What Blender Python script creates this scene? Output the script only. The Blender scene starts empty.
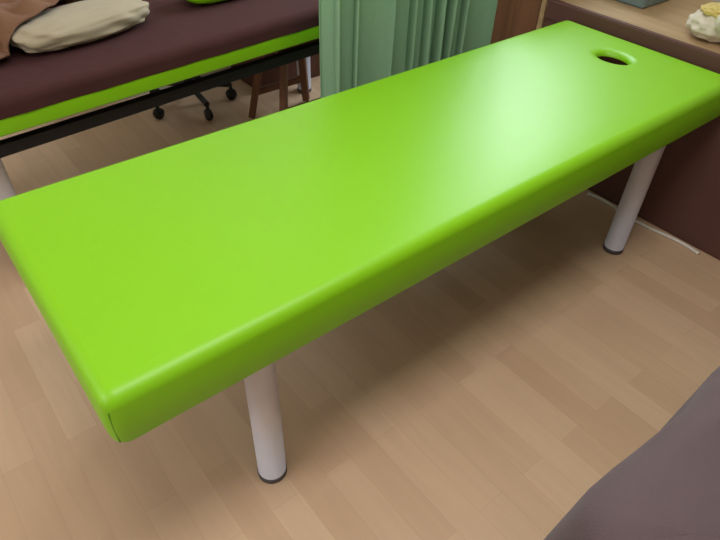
import bpy, bmesh, math, random
from math import pi, sin, cos, atan2
from mathutils import Vector, Matrix, noise
random.seed(3)
S=bpy.context.scene
S.view_settings.view_transform='Standard'
COL=bpy.context.collection

# ---------------------------------------------------------------- helpers
def lin(c):
    c=c/255.0
    return c/12.92 if c<=0.04045 else ((c+0.055)/1.055)**2.4
def rgb(r,g,b): return (lin(r),lin(g),lin(b),1)
def mat(name,col,rough=.5,spec=.5,noise_s=None,noise_a=.12,bump=None,bump_s=200,sheen=0,metal=0,coat=0,soft=None):
    m=bpy.data.materials.new(name); m.use_nodes=True
    nt=m.node_tree; b=nt.nodes['Principled BSDF']
    b.inputs['Base Color'].default_value=col
    b.inputs['Roughness'].default_value=rough
    b.inputs['Specular IOR Level'].default_value=spec
    b.inputs['Metallic'].default_value=metal
    b.inputs['Sheen Weight'].default_value=sheen
    b.inputs['Coat Weight'].default_value=coat
    g=nt.nodes.new('ShaderNodeNewGeometry')
    if noise_s:
        n=nt.nodes.new('ShaderNodeTexNoise'); n.inputs['Scale'].default_value=noise_s; n.inputs['Detail'].default_value=5
        nt.links.new(g.outputs['Position'],n.inputs['Vector'])
        r=nt.nodes.new('ShaderNodeMapRange'); r.inputs[3].default_value=1-noise_a; r.inputs[4].default_value=1+noise_a
        nt.links.new(n.outputs['Fac'],r.inputs[0])
        mx=nt.nodes.new('ShaderNodeVectorMath'); mx.operation='SCALE'
        mx.inputs[0].default_value=col[:3]
        nt.links.new(r.outputs[0],mx.inputs['Scale']); nt.links.new(mx.outputs[0],b.inputs['Base Color'])
    prev=None
    if soft:
        n=nt.nodes.new('ShaderNodeTexNoise'); n.inputs['Scale'].default_value=soft[0]; n.inputs['Detail'].default_value=2
        nt.links.new(g.outputs['Position'],n.inputs['Vector'])
        bp=nt.nodes.new('ShaderNodeBump'); bp.inputs['Strength'].default_value=soft[1]; bp.inputs['Distance'].default_value=.01
        nt.links.new(n.outputs['Fac'],bp.inputs['Height']); nt.links.new(bp.outputs[0],b.inputs['Normal']); prev=bp
    if bump:
        n=nt.nodes.new('ShaderNodeTexNoise'); n.inputs['Scale'].default_value=bump_s; n.inputs['Detail'].default_value=3
        nt.links.new(g.outputs['Position'],n.inputs['Vector'])
        bp=nt.nodes.new('ShaderNodeBump'); bp.inputs['Strength'].default_value=bump; bp.inputs['Distance'].default_value=.002
        nt.links.new(n.outputs['Fac'],bp.inputs['Height'])
        if prev: nt.links.new(prev.outputs[0],bp.inputs['Normal'])
        nt.links.new(bp.outputs[0],b.inputs['Normal'])
    return m
def empty(name,loc=(0,0,0),rot=0):
    e=bpy.data.objects.new(name,None); COL.objects.link(e); e.location=loc; e.rotation_euler=(0,0,rot); return e
def obj(name,bm,mats,parent=None,smooth=True,loc=None):
    me=bpy.data.meshes.new(name); bm.normal_update(); bm.to_mesh(me); bm.free()
    o=bpy.data.objects.new(name,me); COL.objects.link(o)
    for m in (mats if isinstance(mats,(list,tuple)) else [mats]): me.materials.append(m)
    for p in me.polygons: p.use_smooth=smooth
    if parent: o.parent=parent
    if loc: o.location=loc
    return o
def box(name,lo,hi,m,parent=None,bev=.0,seg=3):
    bm=bmesh.new(); bmesh.ops.create_cube(bm,size=1)
    for v in bm.verts:
        v.co=Vector([lo[i]+(v.co[i]+.5)*(hi[i]-lo[i]) for i in range(3)])
    if bev: bmesh.ops.bevel(bm,geom=bm.edges[:],offset=bev,segments=seg,affect='EDGES')
    return obj(name,bm,m,parent,smooth=False)
def lathe(name,prof,m,parent=None,n=40,loc=(0,0,0),midx=None):
    bm=bmesh.new(); rings=[]
    for r,z in prof:
        rings.append([bm.verts.new((r*cos(2*pi*i/n),r*sin(2*pi*i/n),z)) for i in range(n)])
    for k in range(len(rings)-1):
        for i in range(n):
            f=bm.faces.new((rings[k][i],rings[k][(i+1)%n],rings[k+1][(i+1)%n],rings[k+1][i]))
            if midx: f.material_index=midx[k]
    bm.faces.new(rings[0][::-1]); bm.faces.new(rings[-1])
    return obj(name,bm,m,parent,True,loc)
def tube(name,pts,r,m,parent=None,n=12):
    cu=bpy.data.curves.new(name,'CURVE'); cu.dimensions='3D'; cu.bevel_depth=r; cu.bevel_resolution=4; cu.use_fill_caps=True
    sp=cu.splines.new('POLY'); sp.points.add(len(pts)-1)
    for p,q in zip(sp.points,pts): p.co=(*q,1)
    o=bpy.data.objects.new(name,cu); COL.objects.link(o)
    cu.materials.append(m)
    dg=bpy.context.evaluated_depsgraph_get(); me=bpy.data.meshes.new_from_object(o.evaluated_get(dg))
    bpy.data.objects.remove(o); o=bpy.data.objects.new(name,me); COL.objects.link(o)
    for p in me.polygons: p.use_smooth=True
    if parent: o.parent=parent
    return o
def rr(L,W,r,ins,ms=24,mc=10):
    r=max(r-ins,.0005); x0,y0,x1,y1=ins,ins,L-ins,W-ins; P=[]
    cs=[((x1-r,y0+r),-pi/2),((x1-r,y1-r),0),((x0+r,y1-r),pi/2),((x0+r,y0+r),pi)]
    arcs=[[(c[0]+r*cos(a+pi/2*i/mc),c[1]+r*sin(a+pi/2*i/mc)) for i in range(mc+1)] for c,a in cs]
    for k in range(4):
        P+=arcs[k]; a=arcs[k][-1]; b=arcs[(k+1)%4][0]
        for i in range(1,ms): t=i/ms; P.append((a[0]+(b[0]-a[0])*t,a[1]+(b[1]-a[1])*t))
    return P
def loops_mesh(bm,loops,cap0=True,cap1=True,idx=None):
    R=[[bm.verts.new(p) for p in l] for l in loops]; n=len(R[0])
    for k in range(len(R)-1):
        for i in range(n):
            f=bm.faces.new((R[k][i],R[k][(i+1)%n],R[k+1][(i+1)%n],R[k+1][i]))
            if idx: f.material_index=idx[k]
    if cap0: bm.faces.new(R[0][::-1])
    if cap1: bm.faces.new(R[-1])
    return R

# ---------------------------------------------------------------- materials
M_green=mat('lime_vinyl',rgb(138,209,0),rough=.42,spec=.62,noise_s=3,noise_a=.03,bump=.12,bump_s=700,soft=(7,.10))
M_seam=mat('lime_seam',rgb(100,172,10),rough=.45)
M_hole=mat('hole_dark_brown',rgb(52,27,20),rough=.9,spec=.2)  # dark brown colour for the hole's inner wall below the lip
M_leg=mat('white_enamel',rgb(220,220,234),rough=.28,noise_s=10,noise_a=.02)
M_foot=mat('grey_rubber',rgb(84,80,86),rough=.6)
M_dark=mat('black_steel',rgb(26,26,30),rough=.4,noise_s=8,noise_a=.05)
M_under=mat('underside_cloth',rgb(40,38,36),rough=.9,noise_s=40)
M_sheet=mat('brown_sheet',rgb(76,47,46),rough=1,spec=.15,noise_s=30,noise_a=.12,bump=.5,bump_s=500)
M_blanket=mat('brown_blanket',rgb(128,92,70),rough=1,spec=.2,noise_s=12,noise_a=.15,bump=.6,bump_s=300,sheen=.1)
M_towel=mat('beige_towel',rgb(176,162,138),rough=1,spec=.2,noise_s=30,noise_a=.06,bump=.6,bump_s=400,sheen=.1)
M_mauve=mat('mauve_cover',rgb(102,86,91),rough=1,spec=.2,noise_s=14,noise_a=.10,bump=.5,bump_s=400,sheen=.1)
M_curt=mat('green_curtain',rgb(144,182,150),rough=.9,spec=.2,noise_s=60,noise_a=.05,bump=.3,bump_s=600)
M_rail=mat('aluminium',rgb(200,200,200),rough=.35,metal=.8)
M_maroon=mat('maroon_panel',rgb(98,64,58),rough=.6,noise_s=6,noise_a=.08)
M_wall=mat('wall_paint',rgb(214,206,192),rough=.9,noise_s=30,noise_a=.02,bump=.2,bump_s=150)
M_ceil=mat('ceiling_paint',rgb(235,232,225),rough=.9,noise_s=50,noise_a=.02)
M_trim=mat('white_trim',rgb(230,226,218),rough=.5)
M_teal=mat('teal_box',rgb(112,132,132),rough=.5,noise_s=20,noise_a=.05)
M_plush=mat('cream_plush',rgb(222,210,194),rough=.95,noise_s=30,noise_a=.05,bump=.8,bump_s=250,sheen=.2)
M_yellow=mat('yellow_plush',rgb(214,190,112),rough=.95,bump=.8,bump_s=250,sheen=.2)
M_black=mat('black_plastic',rgb(24,24,26),rough=.45)
M_carton=mat('brown_carton',rgb(98,62,48),rough=.8,noise_s=10,noise_a=.08)

def wood(name,c1,c2,axis='Y',scale=1.0,rough=.5):
    m=bpy.data.materials.new(name); m.use_nodes=True; nt=m.node_tree; b=nt.nodes['Principled BSDF']; b.inputs['Roughness'].default_value=rough
    g=nt.nodes.new('ShaderNodeNewGeometry'); mp=nt.nodes.new('ShaderNodeMapping')
    s={'X':(2,22,22),'Y':(22,2,22),'Z':(22,22,2)}[axis]
    mp.inputs['Scale'].default_value=[q*scale for q in s]
    nt.links.new(g.outputs['Position'],mp.inputs[0])
    n=nt.nodes.new('ShaderNodeTexNoise'); n.inputs['Scale'].default_value=1.5; n.inputs['Detail'].default_value=8; n.inputs['Distortion'].default_value=.6
    nt.links.new(mp.outputs[0],n.inputs['Vector'])
    cr=nt.nodes.new('ShaderNodeValToRGB'); cr.color_ramp.elements[0].position=.3; cr.color_ramp.elements[1].position=.7
    cr.color_ramp.elements[0].color=c1; cr.color_ramp.elements[1].color=c2
    nt.links.new(n.outputs['Fac'],cr.inputs[0]); nt.links.new(cr.outputs[0],b.inputs['Base Color'])
    return m
M_tan=wood('tan_wood',rgb(172,142,106),rgb(194,164,126),'Y')
M_cab=wood('reddish_wood',rgb(112,74,54),rgb(134,92,66),'Z')
M_stoolwood=wood('stool_wood',rgb(108,68,46),rgb(126,84,56),'Z')

def floor_mat():
    m=bpy.data.materials.new('laminate_floor'); m.use_nodes=True; nt=m.node_tree; b=nt.nodes['Principled BSDF']
    L=nt.links.new; N=nt.nodes.new
    g=N('ShaderNodeNewGeometry'); mp=N('ShaderNodeMapping'); mp.inputs['Rotation'].default_value=(0,0,pi/2)
    L(g.outputs['Position'],mp.inputs[0])
    br=N('ShaderNodeTexBrick'); br.offset=.37; br.offset_frequency=2; br.squash=1
    br.inputs['Scale'].default_value=1; br.inputs['Brick Width'].default_value=.46; br.inputs['Row Height'].default_value=.075
    br.inputs['Mortar Size'].default_value=.0005; br.inputs['Mortar Smooth'].default_value=.6; br.inputs['Bias'].default_value=0
    br.inputs['Color1'].default_value=rgb(221,188,157); br.inputs['Color2'].default_value=rgb(207,172,141); br.inputs['Mortar'].default_value=rgb(193,157,126)
    L(mp.outputs[0],br.inputs['Vector'])
    mp2=N('ShaderNodeMapping'); mp2.inputs['Scale'].default_value=(26,2.6,1); L(g.outputs['Position'],mp2.inputs[0])
    n=N('ShaderNodeTexNoise'); n.inputs['Scale'].default_value=1.4; n.inputs['Detail'].default_value=6; n.inputs['Distortion'].default_value=.8
    L(mp2.outputs[0],n.inputs['Vector'])
    mr=N('ShaderNodeMapRange'); mr.inputs[3].default_value=.91; mr.inputs[4].default_value=1.09; L(n.outputs['Fac'],mr.inputs[0])
    mx=N('ShaderNodeVectorMath'); mx.operation='SCALE'; L(br.outputs['Color'],mx.inputs[0]); L(mr.outputs[0],mx.inputs['Scale'])
    L(mx.outputs[0],b.inputs['Base Color']); b.inputs['Roughness'].default_value=.40; b.inputs['Specular IOR Level'].default_value=.45
    return m
M_floor=floor_mat()

# ---------------------------------------------------------------- room shell
X0,X1,Y0,Y1,ZC=-1.6,2.45,-2.2,2.15,2.4
box('floor',(X0-.1,Y0-.1,-.05),(X1+.1,Y1+.1,0),M_floor)
box('ceiling',(X0-.1,Y0-.1,ZC),(X1+.1,Y1+.1,ZC+.05),M_ceil)
box('wall_left',(X0-.1,Y1,0),(X1+.1,Y1+.1,ZC),M_wall)
box('wall_right',(X0-.1,Y0-.1,0),(X1+.1,Y0,ZC),M_wall)
box('wall_back',(X0-.1,Y0,0),(X0,Y1,ZC),M_wall)
wy0,wy1,wz0,wz1=.85,1.95,1.22,2.20
def addbox(bm,lo,hi):
    r=bmesh.ops.create_cube(bm,size=1)
    for v in r['verts']: v.co=Vector([lo[i]+(v.co[i]+.5)*(hi[i]-lo[i]) for i in range(3)])
bm=bmesh.new()
addbox(bm,(X1,Y0,0),(X1+.1,Y1,wz0)); addbox(bm,(X1,Y0,wz1),(X1+.1,Y1,ZC))
addbox(bm,(X1,Y0,wz0),(X1+.1,wy0,wz1)); addbox(bm,(X1,wy1,wz0),(X1+.1,Y1,wz1))
obj('wall_front',bm,M_wall,smooth=False)
bm=bmesh.new(); t=.035
addbox(bm,(X1-.01,wy0-t,wz0-t),(X1+.06,wy1+t,wz0)); addbox(bm,(X1-.01,wy0-t,wz1),(X1+.06,wy1+t,wz1+t))
addbox(bm,(X1-.01,wy0-t,wz0),(X1+.06,wy0,wz1)); addbox(bm,(X1-.01,wy1,wz0),(X1+.06,wy1+t,wz1))
addbox(bm,(X1+.02,(wy0+wy1)/2-.02,wz0),(X1+.05,(wy0+wy1)/2+.02,wz1))
obj('window_1',bm,M_trim,smooth=False)

# ---------------------------------------------------------------- massage table (main)
H,T,L,W=.60,.108,1.903,.628
def leg(parent,name,x,y,ztop):
    lathe(name,[(.030,0),(.0345,.002),(.0345,.016),(.033,.0165),(.033,ztop-.012),(.046,ztop-.01),(.046,ztop)],[M_leg,M_foot],parent,40,(x,y,0),[1,1,1,0,0,0])
def pad(parent,name,L,W,H,T,hole=None,rt=.027,rc=.028):
    bm=bmesh.new(); loops=[]; idx=[]
    outer=lambda ins,z:[(x,y,z) for x,y in rr(L,W,rc,ins)]
    if hole:
        hx,hy,ax,ay=hole
        base=rr(L,W,rc,rt)
        ang=[atan2((q[1]-hy),(q[0]-hx)) for q in base]
        def ell(e,z):
            out=[]
            for a in ang:
                A,B=ax+e,ay+e; k=1/math.sqrt((cos(a)/A)**2+(sin(a)/B)**2)
                out.append((hx+k*cos(a),hy+k*sin(a),z))
            return out
        loops.append(ell(-.002,H-T)); idx.append(1)
        loops.append(ell(-.002,H-.055)); idx.append(1)
        loops.append(ell(-.0005,H-.018)); idx.append(0)
        R=.026
        for i in range(1,11):
            a=pi/2*i/10
            loops.append(ell(R*(1-cos(a)),H-.017*(1-sin(a)) )); idx.append(0)
        for t in (.03,.1,.25,.5,.75):
            e=ell(R,H); loops.append([tuple(e[i][k]*(1-t)+(base[i][k] if k<2 else H)*t for k in range(3)) for i in range(len(base))]); idx.append(0)
    for i in range(0,9):
        a=pi/2*i/8
        loops.append(outer(rt*(1-sin(a)),H-rt*(1-cos(a)))); idx.append(0)
    for k in range(1,6):
        t=k/6; loops.append(outer(-.003*sin(pi*t),H-rt-(T-rt-.006)*t)); idx.append(0)
    for i in range(0,5):
        a=pi/2*i/4
        loops.append(outer(.006*(1-cos(a)),H-T+.006-.006*sin(a))); idx.append(0)
    if hole:
        loops.append(loops[0]); idx.append(2)
        loops_mesh(bm,loops,False,False,idx)
        bmesh.ops.remove_doubles(bm,verts=bm.verts[:],dist=1e-6)
    else: loops_mesh(bm,loops,True,True,idx)
    bmesh.ops.recalc_face_normals(bm,faces=bm.faces[:])
    return obj(name,bm,[M_green,M_hole,M_under],parent)
MT=empty('massage_table',(-.014,-.005,0))
pad(MT,'padded_top',L,W,H,T,(1.731,.320,.037,.053))
for i,(cx,cy,sx,sy) in enumerate([(0,0,1,1),(0,W,1,-1),(L,0,-1,1),(L,W,-1,-1)]):
    k=.028*(1-1/math.sqrt(2))-.0005
    tube(f'seam_{i+1}',[(cx+sx*k,cy+sy*k,H-T+.006),(cx+sx*(k-.001),cy+sy*(k-.001),H-.06),(cx+sx*k,cy+sy*k,H-.028)],.0014,M_seam,MT)
box('underframe_board',(.05,.05,H-T-.018),(1.62,W-.05,H-T-.0005),M_under,MT)
box('underframe_rail_1',(1.62,.05,H-T-.018),(L-.05,.14,H-T-.0005),M_under,MT)
box('underframe_rail_2',(1.62,W-.14,H-T-.018),(L-.05,W-.05,H-T-.0005),M_under,MT)
for i,(x,y) in enumerate([(.294,.089),(1.694,.087),(.294,W-.09),(1.694,W-.09)]): leg(MT,f'leg_{i+1}',x,y,H-T-.016)

# ---------------------------------------------------------------- second massage table with brown sheet
T2=empty('massage_table',(-.19,1.045,0),math.radians(5))
pad(T2,'padded_top',1.88,.62,.60,.10)
box('underframe_board',(.05,.05,.482),(1.83,.57,.502),M_under,T2)
for i,(x,y) in enumerate([(.255,.075),(1.76,.075),(.255,.545),(1.76,.545)]): leg(T2,f'leg_{i+1}',x,y,.484)
def cover(parent,name,L,W,H,drop,off,m,rt,flare=0,wob=.004,rc=.05,seed=0,thick=.002,lump=.003,ff=9):
    bm=bmesh.new(); loops=[]
    for ins in (.28,.24,.2,.16,.12,.09,.07): loops.append([(x,y,H) for x,y in rr(L,W,rc,ins,60,8)])
    for i in range(7):
        a=pi/2*i/6; loops.append([(x,y,H-rt*(1-cos(a))) for x,y in rr(L,W,rc,-off+rt*(1-sin(a)),60,8)])
    n=14
    for k in range(1,n+1):
        t=k/n; loops.append([(x,y,H-rt-(drop-rt)*t) for x,y in rr(L,W,rc,-off-flare*t,60,8)])
    nl=[]
    for j,l in enumerate(loops):
        q=[]
        for p in l:
            p=Vector(p); c=Vector((L/2,W/2,p.z)); d=(p-c)
            nv=noise.noise(Vector((p.x*6+seed,p.y*6,p.z*2)))
            nv2=noise.noise(Vector((p.x*16+p.y*9+seed,p.y*14,3)))
            tz=max(0,(H-p.z)/max(drop,.01))
            dd=Vector((d.x/L,d.y/W,0)).normalized()
            fold=wob*(tz+.12)*noise.noise(Vector((p.x*ff+seed,p.y*ff,0)))*2
            q.append(tuple(p+dd*fold+Vector((0,0,abs(nv)*lump+abs(nv2)*lump*.4))))
        nl.append(q)
    loops_mesh(bm,nl,True,False)
    bmesh.ops.recalc_face_normals(bm,faces=bm.faces[:])
    o=obj(name,bm,m,parent)
    s=o.modifiers.new('s','SOLIDIFY'); s.thickness=thick; s.offset=1
    return o
cover(T2,'brown_sheet',1.88,.62,.602,.054,.004,M_sheet,.026,0,.002,.04)
bm=bmesh.new(); addbox(bm,(.28,.05,.42),(1.74,.08,.455)); addbox(bm,(.28,.54,.42),(1.74,.57,.455))
obj('frame_rails',bm,M_dark,T2,smooth=False)

# third table near camera, mauve cover
T3=empty('massage_table',(.390,-1.128,0))
pad(T3,'padded_top',1.44,.60,.575,.10)
for i,(x,y) in enumerate([(.25,.08),(1.19,.08),(.25,.52),(1.19,.52)]): leg(T3,f'leg_{i+1}',x,y,.480)
cover(T3,'mauve_cover',1.44,.60,.592,.40,.022,M_mauve,.055,.015,.035,.09,5,.003,.030,7)

# ---------------------------------------------------------------- curtain
CU=empty('green_curtain')
bm=bmesh.new(); nu,nv=460,26; x0,x1=1.02,1.765; z0,z1=.12,2.14
rows=[]
for j in range(nv+1):
    z=z0+(z1-z0)*j/nv; row=[]
    for i in range(nu+1):
        u=i/nu
        ph=2*pi*(9*u+.5*sin(5*u*2)+.3*noise.noise(Vector((u*4,z*.5,1))))
        amp=.042+.022*noise.noise(Vector((u*6,z*.7,3)))
        if u<.2: amp*=.4+.6*u/.2
        y=.895+amp*(sin(ph)+.28*sin(2*ph+1)+.12*sin(3*ph+2))+.01*noise.noise(Vector((u*3,z,7)))
        x=x0+(x1-x0)*u+.014*sin(2*ph)+.006*noise.noise(Vector((u*5,z*.8,9)))
        row.append(bm.verts.new((x,y,z)))
    rows.append(row)
for j in range(nv):
    for i in range(nu): bm.faces.new((rows[j][i],rows[j][i+1],rows[j+1][i+1],rows[j+1][i]))
o=obj('drape',bm,M_curt,CU); s=o.modifiers.new('s','SOLIDIFY'); s.thickness=.0015
box('track',(.2,.88,2.15),(2.44,.91,2.175),M_rail,CU)
for i,x in enumerate((.3,1.3,2.3)): tube(f'hanger_{i+1}',[(x,.895,2.17),(x,.895,2.40)],.006,M_rail,CU)
for i in range(12):
    tube(f'hook_{i+1}',[(x0+.03+i*.062,.895,2.12),(x0+.03+i*.062,.895,2.155)],.004,M_rail,CU)

# ---------------------------------------------------------------- counter at far end
CO=empty('counter')
box('body',(1.925,-1.6,0),(2.43,.735,.605),M_maroon,CO,.003)
box('wooden_top',(1.945,-1.6,.606),(2.43,.735,.626),M_tan,CO,.002)
box('front_rim',(1.918,-1.6,.560),(1.944,.735,.628),M_maroon,CO,.004)
CB=empty('wooden_cabinet')
box('carcass',(1.945,.745,0),(2.43,1.30,.86),M_cab,CB,.003)
box('door_left',(1.925,1.03,.04),(1.944,1.295,.82),M_cab,CB,.003)
box('door_right',(1.925,.765,.04),(1.944,1.022,.82),M_cab,CB,.003)
box('top_board',(1.915,.742,.861),(2.43,1.305,.885),M_tan,CB,.003)
box('edge_strip',(1.922,.742,.0),(1.944,.762,.86),M_tan,CB,.002)
pts=[(1.893+.008*sin(i*.4),.34-.02*i,.006) for i in range(24)]
tube('power_cable',pts,.006,M_trim)

# ---------------------------------------------------------------- items on counter
BX=empty('storage_box')
box('bin',(2.11,.47,.627),(2.30,.64,.72),M_teal,BX,.006); box('lid',(2.105,.465,.72),(2.305,.645,.735),M_trim,BX,.004)
def blob(name,c,s,m,parent,seed=0,amp=.15,e=1.0,freq=3,rot=0,zmin=None):
    bm=bmesh.new(); bmesh.ops.create_icosphere(bm,subdivisions=5,radius=1)
    for v in bm.verts:
        n=v.co.normalized(); k=1+amp*noise.noise(n*freq+Vector((seed,0,0)))
        q=Vector([math.copysign(abs(n[i])**e,n[i])*k*s[i] for i in range(3)])
        q=Matrix.Rotation(rot,3,'Z')@q
        v.co=Vector(c)+q
        if zmin is not None: v.co.z=max(v.co.z,zmin)
    return obj(name,bm,m,parent)
PL=empty('plush_toy')
blob('body',(2.05,.19,.668),(.080,.08,.045),M_plush,PL,1,zmin=.628)
blob('head',(2.02,.12,.695),(.058,.06,.052),M_plush,PL,2,.08,zmin=.628)
blob('scarf',(2.045,.185,.712),(.055,.06,.018),M_yellow,PL,3,.2)
blob('ear_1',(2.01,.145,.752),(.018,.016,.022),M_yellow,PL,4,.05)
blob('ear_2',(2.03,.09,.752),(.018,.016,.022),M_yellow,PL,5,.05)

# ---------------------------------------------------------------- things on second table
PX,PY,PR=.46,1.355,math.radians(12)
blob('towel_pillow',(PX,PY,.648),(.220,.095,.040),M_towel,None,2,.10,.72,rot=PR,zmin=.609)
blob('green_bolster',(.975,1.445,.656),(.15,.07,.047),M_green,None,8,.02,.6,rot=math.radians(5),zmin=.610)
bm=bmesh.new(); nx,ny=130,110; rows=[]
for j in range(ny+1):
    row=[]
    for i in range(nx+1):
        u,v=i/nx,j/ny
        x=-.12+.66*u; y0=1.235+.22*max(0,(u-.38))/.62; y=y0+(1.62-y0)*v
        x+=.03*noise.noise(Vector((0,v*4,2))); y+=.05*noise.noise(Vector((u*5,0,4)))*(1-v)
        dx,dy=x-PX,y-PY; lx=dx*cos(PR)+dy*sin(PR); ly=-dx*sin(PR)+dy*cos(PR)
        a=max(0,1-(lx/.245)**2)*max(0,1-(ly/.12)**2)
        base=.609+.086*(a**.35)
        fold=.055*abs(noise.noise(Vector((x*7+y*5,y*9-x*3,1))))+.014*noise.noise(Vector((x*22,y*18,2)))+.014
        ed=min(1,min(u,1-u,v,1-v)*8)
        z=base+.006+max(0,fold)*(.25+.75*ed)*1.2+.03*ed*sin(pi*v)
        row.append(bm.verts.new((x,y,z)))
    rows.append(row)
for j in range(ny):
    for i in range(nx): bm.faces.new((rows[j][i],rows[j][i+1],rows[j+1][i+1],rows[j+1][i]))
o=obj('brown_blanket',bm,M_blanket); s=o.modifiers.new('s','SOLIDIFY'); s.thickness=.006; s.offset=1

# ---------------------------------------------------------------- rolling stool under second table
def rolling(parent,cx,cy):
    for k in range(5):
        a=2*pi*k/5+.9
        tube(f'base_arm_{k+1}',[(cx,cy,.10),(cx+.19*cos(a),cy+.19*sin(a),.075)],.013,M_black,parent)
        px,py=cx+.19*cos(a),cy+.19*sin(a)
        bm=bmesh.new(); bmesh.ops.create_cone(bm,cap_ends=True,segments=28,radius1=.026,radius2=.026,depth=.024,matrix=Matrix.Translation((px,py,.0262))@Matrix.Rotation(a,4,'Z')@Matrix.Rotation(pi/2,4,'X'))
        bmesh.ops.bevel(bm,geom=bm.edges[:],offset=.003,segments=2,affect='EDGES')
        obj(f'caster_{k+1}',bm,M_black,parent)
        tube(f'caster_stem_{k+1}',[(px,py,.04),(px,py,.08)],.008,M_black,parent)
    tube('gas_column',[(cx,cy,.08),(cx,cy,.36)],.022,M_dark,parent)
    lathe('seat',[(.10,.35),(.155,.355),(.17,.37),(.17,.395),(.15,.41),(.05,.414)],M_black,parent,48,(cx,cy,0))
RS=empty('rolling_stool'); rolling(RS,1.0,1.93)

WS=empty('wooden_stool')
def bar(name,a,b,w,d,m,parent):
    a=Vector(a);b=Vector(b);dr=(b-a); bm=bmesh.new(); bmesh.ops.create_cube(bm,size=1)
    for v in bm.verts: v.co=Vector((v.co.x*w,v.co.y*d,v.co.z*dr.length))
    bmesh.ops.bevel(bm,geom=bm.edges[:],offset=.003,segments=2,affect='EDGES')
    bmesh.ops.transform(bm,matrix=Matrix.Translation((a+b)/2)@dr.to_track_quat('Z','Y').to_matrix().to_4x4(),verts=bm.verts[:])
    return obj(name,bm,m,parent,False)
wx,wy=1.30,1.50
for i,(sx,sy) in enumerate([(-1,-1),(1,-1),(1,1),(-1,1)]):
    bar(f'leg_{i+1}',(wx+sx*.15,wy+sy*.13,.012),(wx+sx*.09,wy+sy*.08,.37),.03,.03,M_stoolwood,WS)
bar('stretcher_1',(wx-.135,wy-.12,.13),(wx+.135,wy-.12,.13),.02,.03,M_stoolwood,WS)
bar('stretcher_2',(wx-.135,wy+.12,.13),(wx+.135,wy+.12,.13),.02,.03,M_stoolwood,WS)
box('seat',(wx-.14,wy-.12,.37),(wx+.14,wy+.12,.395),M_stoolwood,WS,.008)
CT=empty('storage_carton')
box('carton',(1.32,1.84,0),(1.80,2.12,.30),M_carton,CT,.004); box('lid_flaps',(1.315,1.835,.30),(1.805,2.125,.306),M_carton,CT,.001)

# ---------------------------------------------------------------- lights
def area(name,loc,rot,sx,sy,e,col):
    l=bpy.data.lights.new(name,'AREA'); l.shape='RECTANGLE'; l.size=sx; l.size_y=sy; l.energy=e; l.color=col
    o=bpy.data.objects.new(name,l); COL.objects.link(o); o.location=loc; o.rotation_euler=rot; return o
area('window_light',(X1+.09,(wy0+wy1)/2,(wz0+wz1)/2),(0,pi/2,0),wz1-wz0,wy1-wy0,42,(.78,.90,1))
CL=empty('ceiling_lamp')
box('housing',(-.3,-.6,2.345),(1.1,.1,2.40),M_trim,CL,.01)
area('ceiling_light',(.4,-.25,2.335),(0,0,0),1.3,.6,21.5,(1,.96,.91))
area('window_light_left',(-1.5,.4,1.5),(0,-pi/2,0),1.0,1.6,13.5,(.97,.97,1))
w=bpy.data.worlds.new('w'); S.world=w; w.use_nodes=True
w.node_tree.nodes['Background'].inputs[0].default_value=(.85,.92,1,1); w.node_tree.nodes['Background'].inputs[1].default_value=1.2

# ---------------------------------------------------------------- camera
c=bpy.data.cameras.new('camera'); o=bpy.data.objects.new('camera',c); COL.objects.link(o); S.camera=o
o.location=(-0.0575,-0.6148,1.3155); o.rotation_euler=(0.8465,-0.0283,-0.6731); c.sensor_width=36; c.lens=600.5*36/720; c.clip_start=.02
